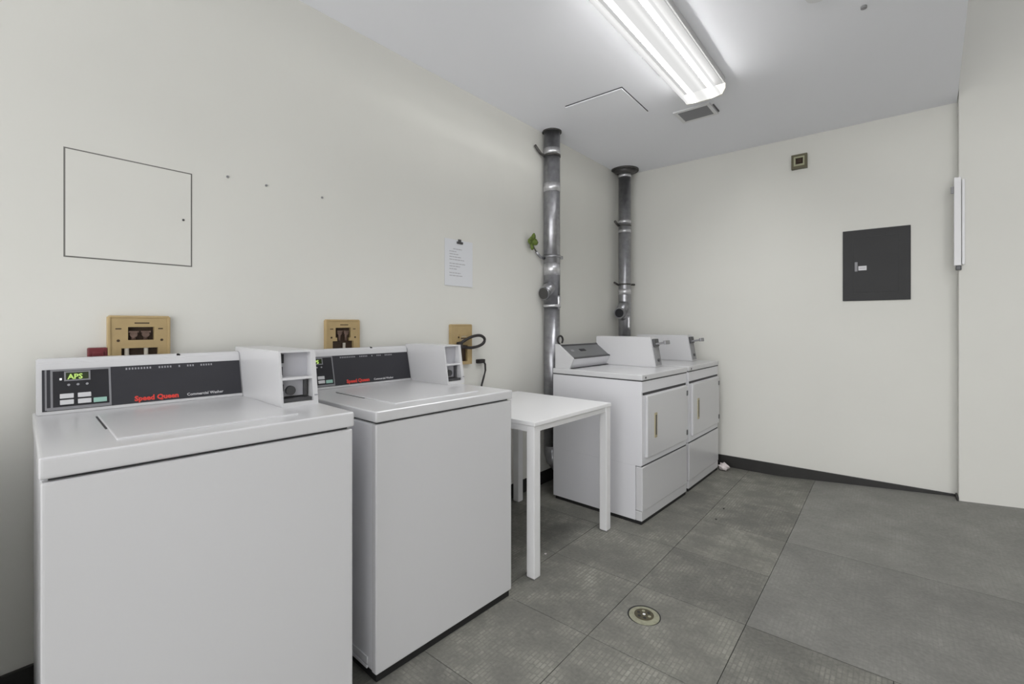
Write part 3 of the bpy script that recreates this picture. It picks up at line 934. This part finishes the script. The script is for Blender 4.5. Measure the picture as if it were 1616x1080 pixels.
# flush access door in the wall
ac = thing('access_panel', 'square painted access door outlined by a dark gap, upper left wall', 'access panel', (0.0, -3.8415, 1.452))
MB().box(0.0, 0.0006, -0.179, 0.179, -0.004, 0.355).build('gap', M['hairline'], ac)
MB().box(0.0, 0.0018, -0.1745, 0.1745, 0.0005, 0.3505).build('door', M['wall'], ac)
MB().cyl((0.0015, 0.150, 0.172), (0.004, 0.150, 0.172), 0.004, seg=10).build('lock', M['dark_steel'], ac)
for i, (yy, zz, lab) in enumerate(((-3.54, 1.826, 'tiny grey wall screw nearest the access door'), (-3.39, 1.825, 'tiny grey wall screw in the middle of the row of three'),
                                   (-3.138, 1.826, 'tiny grey wall screw at the right end of the row of three'))):
    o = MB().cyl((0, 0, 0), (0.004, 0, 0), 0.0048, seg=10).build('wall_screw', M['steel'])
    o.location = (0, yy, zz)
    tag(o, lab, 'screw', 'row of screws on the left wall')

# ------------------------------------------------------------------ things on the back wall
ep = thing('electrical_panel', 'charcoal grey breaker panel cover flush on the back wall', 'electrical panel', (1.984, 0, 1.398))
W, Hh = 0.386, 0.520
MB().box(-W / 2, W / 2, -0.010, 0, 0, Hh, bev=0.003).build('cover', M['panel_grey'], ep)
MB().box(-W / 2 + 0.058, W / 2 - 0.058, -0.0108, -0.002, 0.055, Hh - 0.050).build('door_gap', M['panel_dark'], ep)
dd = MB().box(-W / 2 + 0.062, W / 2 - 0.062, -0.0125, -0.004, 0.059, Hh - 0.054, bev=0.002).build('door', M['panel_grey'], ep)
MB().box(-W / 2 + 0.072, -W / 2 + 0.090, -0.016, -0.012, 0.215, 0.285, bev=0.002).build('latch', M['fascia_line'], dd)
MB().box(-W / 2 + 0.094, -W / 2 + 0.142, -0.0132, -0.012, 0.222, 0.254).build('door_label', M['white_print'], dd)
MB().box(-W / 2 + 0.100, -W / 2 + 0.136, -0.0136, -0.013, 0.236, 0.240).build('label_print', M['grey_print'], dd)

bx = thing('wall_horn', 'small bronze framed box high on the back wall near the ceiling', 'alarm box', (1.514, 0, 2.446))
W = 0.106
fr = MB()
fr.box(-W / 2, W / 2, -0.03, 0, 0, 0.022).box(-W / 2, W / 2, -0.03, 0, 0.092, 0.112)
fr.box(-W / 2, -W / 2 + 0.018, -0.03, 0, 0.022, 0.092).box(W / 2 - 0.018, W / 2, -0.03, 0, 0.022, 0.092)
fr.build('frame', M['bronze'], bx)
fi = MB()
fi.box(-0.036, 0.036, -0.033, -0.006, 0.021, 0.034).box(-0.036, 0.036, -0.033, -0.006, 0.083, 0.093)
fi.box(-0.0362, -0.024, -0.033, -0.006, 0.034, 0.083).box(0.026, 0.0362, -0.033, -0.006, 0.034, 0.083)
fi.build('inner_rim', M['bronze_light'], bx)
MB().box(-0.03, 0.03, -0.012, -0.001, 0.030, 0.088).build('recess', M['brown'], bx)
MB().box(-0.012, 0.018, -0.024, -0.008, 0.050, 0.074, bev=0.003).build('button', M['brown'], bx)

wb = thing('wall_bar', 'narrow white upright bar at the corner where the back wall steps forward', 'wall bar', (2.408, -BUMP, 1.575))
MB().box(-0.022, 0.012, -0.026, 0.0, 0.03, 0.60, bev=0.004).build('bar', M['plaster'], wb)
MB().box(0.016, 0.030, -0.018, 0.0, 0.035, 0.585, bev=0.003).build('rail', M['plaster'], wb)
MB().box(-0.014, 0.014, -0.024, 0.0, 0.0, 0.030, bev=0.006).build('end_knob', M['dark_steel'], wb)
MB().box(-0.036, -0.020, -0.016, 0.0, 0.50, 0.545, bev=0.003).build('bracket', M['grille'], wb)

# ------------------------------------------------------------------ things on the ceiling
def build_light(name_label, loc, ln, tube_mat, watts):
    """wrap-round fluorescent fitting; local y along the fitting, z = 0 at the ceiling"""
    r = thing('ceiling_light', name_label, 'ceiling light', loc)
    w2 = 0.122
    l2 = ln / 2
    MB().box(-w2 + 0.002, w2 - 0.002, -l2, l2, -0.038, 0, bev=0.003).build('housing', M['housing'], r)
    MB().box(-w2 + 0.010, w2 - 0.010, -l2 + 0.02, l2 - 0.02, -0.041, -0.037).build('glare_absorber', M['black'], r)  # black plate added so the inside stays dark through the lens
    # lens: shallow trough, thin walled
    prof_o = [(-w2, -0.038), (-w2, -0.068), (-w2 + 0.020, -0.100), (-0.030, -0.106), (0.030, -0.106), (w2 - 0.020, -0.100), (w2, -0.068), (w2, -0.038)]
    b = bmesh.new()
    n = len(prof_o)
    A = [b.verts.new((p[0], -l2 + 0.012, p[1])) for p in prof_o]
    B = [b.verts.new((p[0], l2 - 0.012, p[1])) for p in prof_o]
    for i in range(n - 1):
        b.faces.new((A[i], B[i], B[i + 1], A[i + 1]))
    mm = MB()
    mm._add(b)
    mm.build('lens', M['lens'], r)
    for sgn, nm in ((-1, 'end_cap'), (1, 'end_cap')):
        yy = sgn * (l2 - 0.006)
        MB().prism([(p[0] * 1.01, p[1] - 0.001) for p in prof_o], 'y', yy - 0.006, yy + 0.006).build(nm, M['end_cap'], r)
    for xx in (-0.058, 0.058):
        tb_ = MB().cyl((xx, -l2 + 0.03, -0.070), (xx, l2 - 0.03, -0.070), 0.013, seg=16)
        tb_.build('tube', tube_mat, r)
        ld = bpy.data.lights.new('tube_light', 'AREA')
        ld.shape = 'RECTANGLE'
        ld.size = 0.026
        ld.size_y = ln - 0.08
        ld.energy = watts
        lo = bpy.data.objects.new('tube_light', ld)
        lo.location = (xx, 0, -0.086)
        lo.parent = r
        COL.objects.link(lo)
    return r


M['housing'] = material('grey_white_housing', srgb(190, 190, 190), 0.5)
M['end_cap'] = material('end_cap_plastic', srgb(236, 235, 226), 0.5)
build_light('long fluorescent wrap light on the laundry ceiling above the floor drain', (1.190, -1.935, ZC), 1.235, M['tube'], TUBE_WATTS)
build_light('added unseen fill light, a wrap fitting on the higher ceiling', (3.45, -3.00, ZH), 1.235, M['tube'], SIDE_FILL_WATTS)  # fill light added out of view to brighten the right side

cp = thing('ceiling_panel', 'square white access panel in the ceiling above the nearer vent pipe', 'access panel', (0.572, -1.398, ZC), 0.02)
MB().box(-0.203, 0.2095, -0.2125, 0.205, -0.003, 0.0).build('gap', M['seam'], cp)
MB().box(-0.204, 0.204, -0.206, 0.2065, -0.007, 0.0).build('panel', M['ceiling'], cp, Matrix.Rotation(math.radians(0.8), 4, 'X'))

cv = thing('ceiling_vent', 'small white framed vent grille in the ceiling at the end of the light', 'vent', (1.022, -0.955, ZC))
fr = MB()
fr.box(-0.122, -0.098, -0.105, 0.105, -0.010, 0, bev=0.002).box(0.098, 0.122, -0.105, 0.105, -0.010, 0, bev=0.002)
fr.box(-0.098, 0.098, -0.105, -0.080, -0.010, 0, bev=0.002).box(-0.098, 0.098, 0.080, 0.105, -0.010, 0, bev=0.002)
fr.build('frame', M['plaster'], cv)
MB().box(-0.098, 0.098, -0.080, 0.080, -0.002, 0.0).build('back_plate', M['fascia_line'], cv)
for k in range(9):
    a = -0.072 + k * 0.018
    MB().box(-0.098, 0.098, -0.006, 0.006, -0.0012, 0.0012, mat4=Matrix.Translation((0, a, -0.006)) @ Matrix.Rotation(math.radians(-32), 4, 'X')).build('slat', M['grille'], cv)
MB().box(0.128, 0.136, -0.055, 0.075, -0.006, 0).build('damper_slot', M['dark_steel'], cv)

sd = thing('smoke_detector', 'round white smoke detector on the ceiling right of the light', 'smoke detector', (1.830, -1.835, ZC))
MB().cyl((0, 0, -0.012), (0, 0, 0), 0.062, seg=32).cyl((0, 0, -0.034), (0, 0, -0.012), 0.046, 0.056, seg=32).build('body', M['plaster'], sd)
MB().box(-0.004, 0.004, -0.012, 0.012, -0.006, 0.0, mat4=Matrix.Translation((0.030, 0.018, -0.031))).build('vent_slot', M['dark_steel'], sd)
so = MB().cyl((0, 0, -0.010), (0, 0, 0), 0.012, seg=16).build('ceiling_sensor', M['grille'])
so.location = (1.978, -1.564, ZC)
tag(so, 'tiny grey round stud on the ceiling right of the smoke detector', 'sensor')

# ------------------------------------------------------------------ things on the floor
fd = thing('floor_drain', 'round brass drain cover set in the grey tiled floor', 'floor drain', (1.273, -2.395, 0))
MB().cyl((0, 0, 0.0), (0, 0, 0.0012), 0.068, seg=40).build('recess_shade', M['black'], fd)  # black disc painted as the shade along the recess's far edge
MB().cyl((0, 0, 0.0), (0, 0, 0.0034), 0.062, seg=40).build('rim', M['drain_brass'], fd, Matrix.Translation((0.003, -0.005, 0)))
b = MB().cyl((0, 0, 0.003), (0, 0, 0.0046), 0.040, seg=32)
b.build('grate', M['drain_dark'], fd)
for k in range(6):
    a = k * math.pi / 3
    MB().cyl((0.024 * math.cos(a), 0.024 * math.sin(a), 0.004), (0.024 * math.cos(a), 0.024 * math.sin(a), 0.0052), 0.007, seg=10).build('hole', M['drain_brass' if k in (0, 2) else 'black'], fd)
MB().cyl((0, 0, 0.004), (0, 0, 0.006), 0.006, seg=12).build('screw', M['plaster'], fd)

# crumpled cloth by the dryer's foot
b = bmesh.new()
bmesh.ops.create_icosphere(b, subdivisions=3, radius=1)
rr = random.Random(5)
ph = [(rr.uniform(3, 7), rr.uniform(3, 7), rr.uniform(3, 7), rr.uniform(0, 6)) for _ in range(6)]
for v in b.verts:
    k = 1 + sum(0.07 * math.sin(a * v.co.x + b_ * v.co.y + c_ * v.co.z + d_) for a, b_, c_, d_ in ph)
    v.co = Vector((v.co.x * 0.040 * k, v.co.y * 0.050 * k, max(0.0, 0.028 + v.co.z * 0.030 * k)))
cl = MB()
cl._add(b)
o = cl.build('crumpled_cloth', M['lint'])
o.location = (0.985, -0.120, 0)
tag(o, 'small crumpled pale cloth on the floor at the far dryer foot', 'cloth')

for i, (x, y, lab) in enumerate(((0.653, -2.236, 'tiny white lint fleck on the floor by the table leg'), (1.224, -1.196, 'small dark scrap on the floor in front of the dryers'),
                                 (1.215, -0.990, 'small dark scrap on the floor nearer the back wall'))):
    b = bmesh.new()
    bmesh.ops.create_icosphere(b, subdivisions=1, radius=0.007)
    for v in b.verts:
        v.co = Vector((v.co.x * rr.uniform(0.7, 1.3), v.co.y * rr.uniform(0.8, 1.6), max(0, v.co.z * 0.5 + 0.002)))
    m_ = MB()
    m_._add(b)
    o = m_.build('floor_scrap', M['lint'] if i == 0 else M['base_black'])
    o.location = (x, y, 0)
    tag(o, lab, 'scrap')
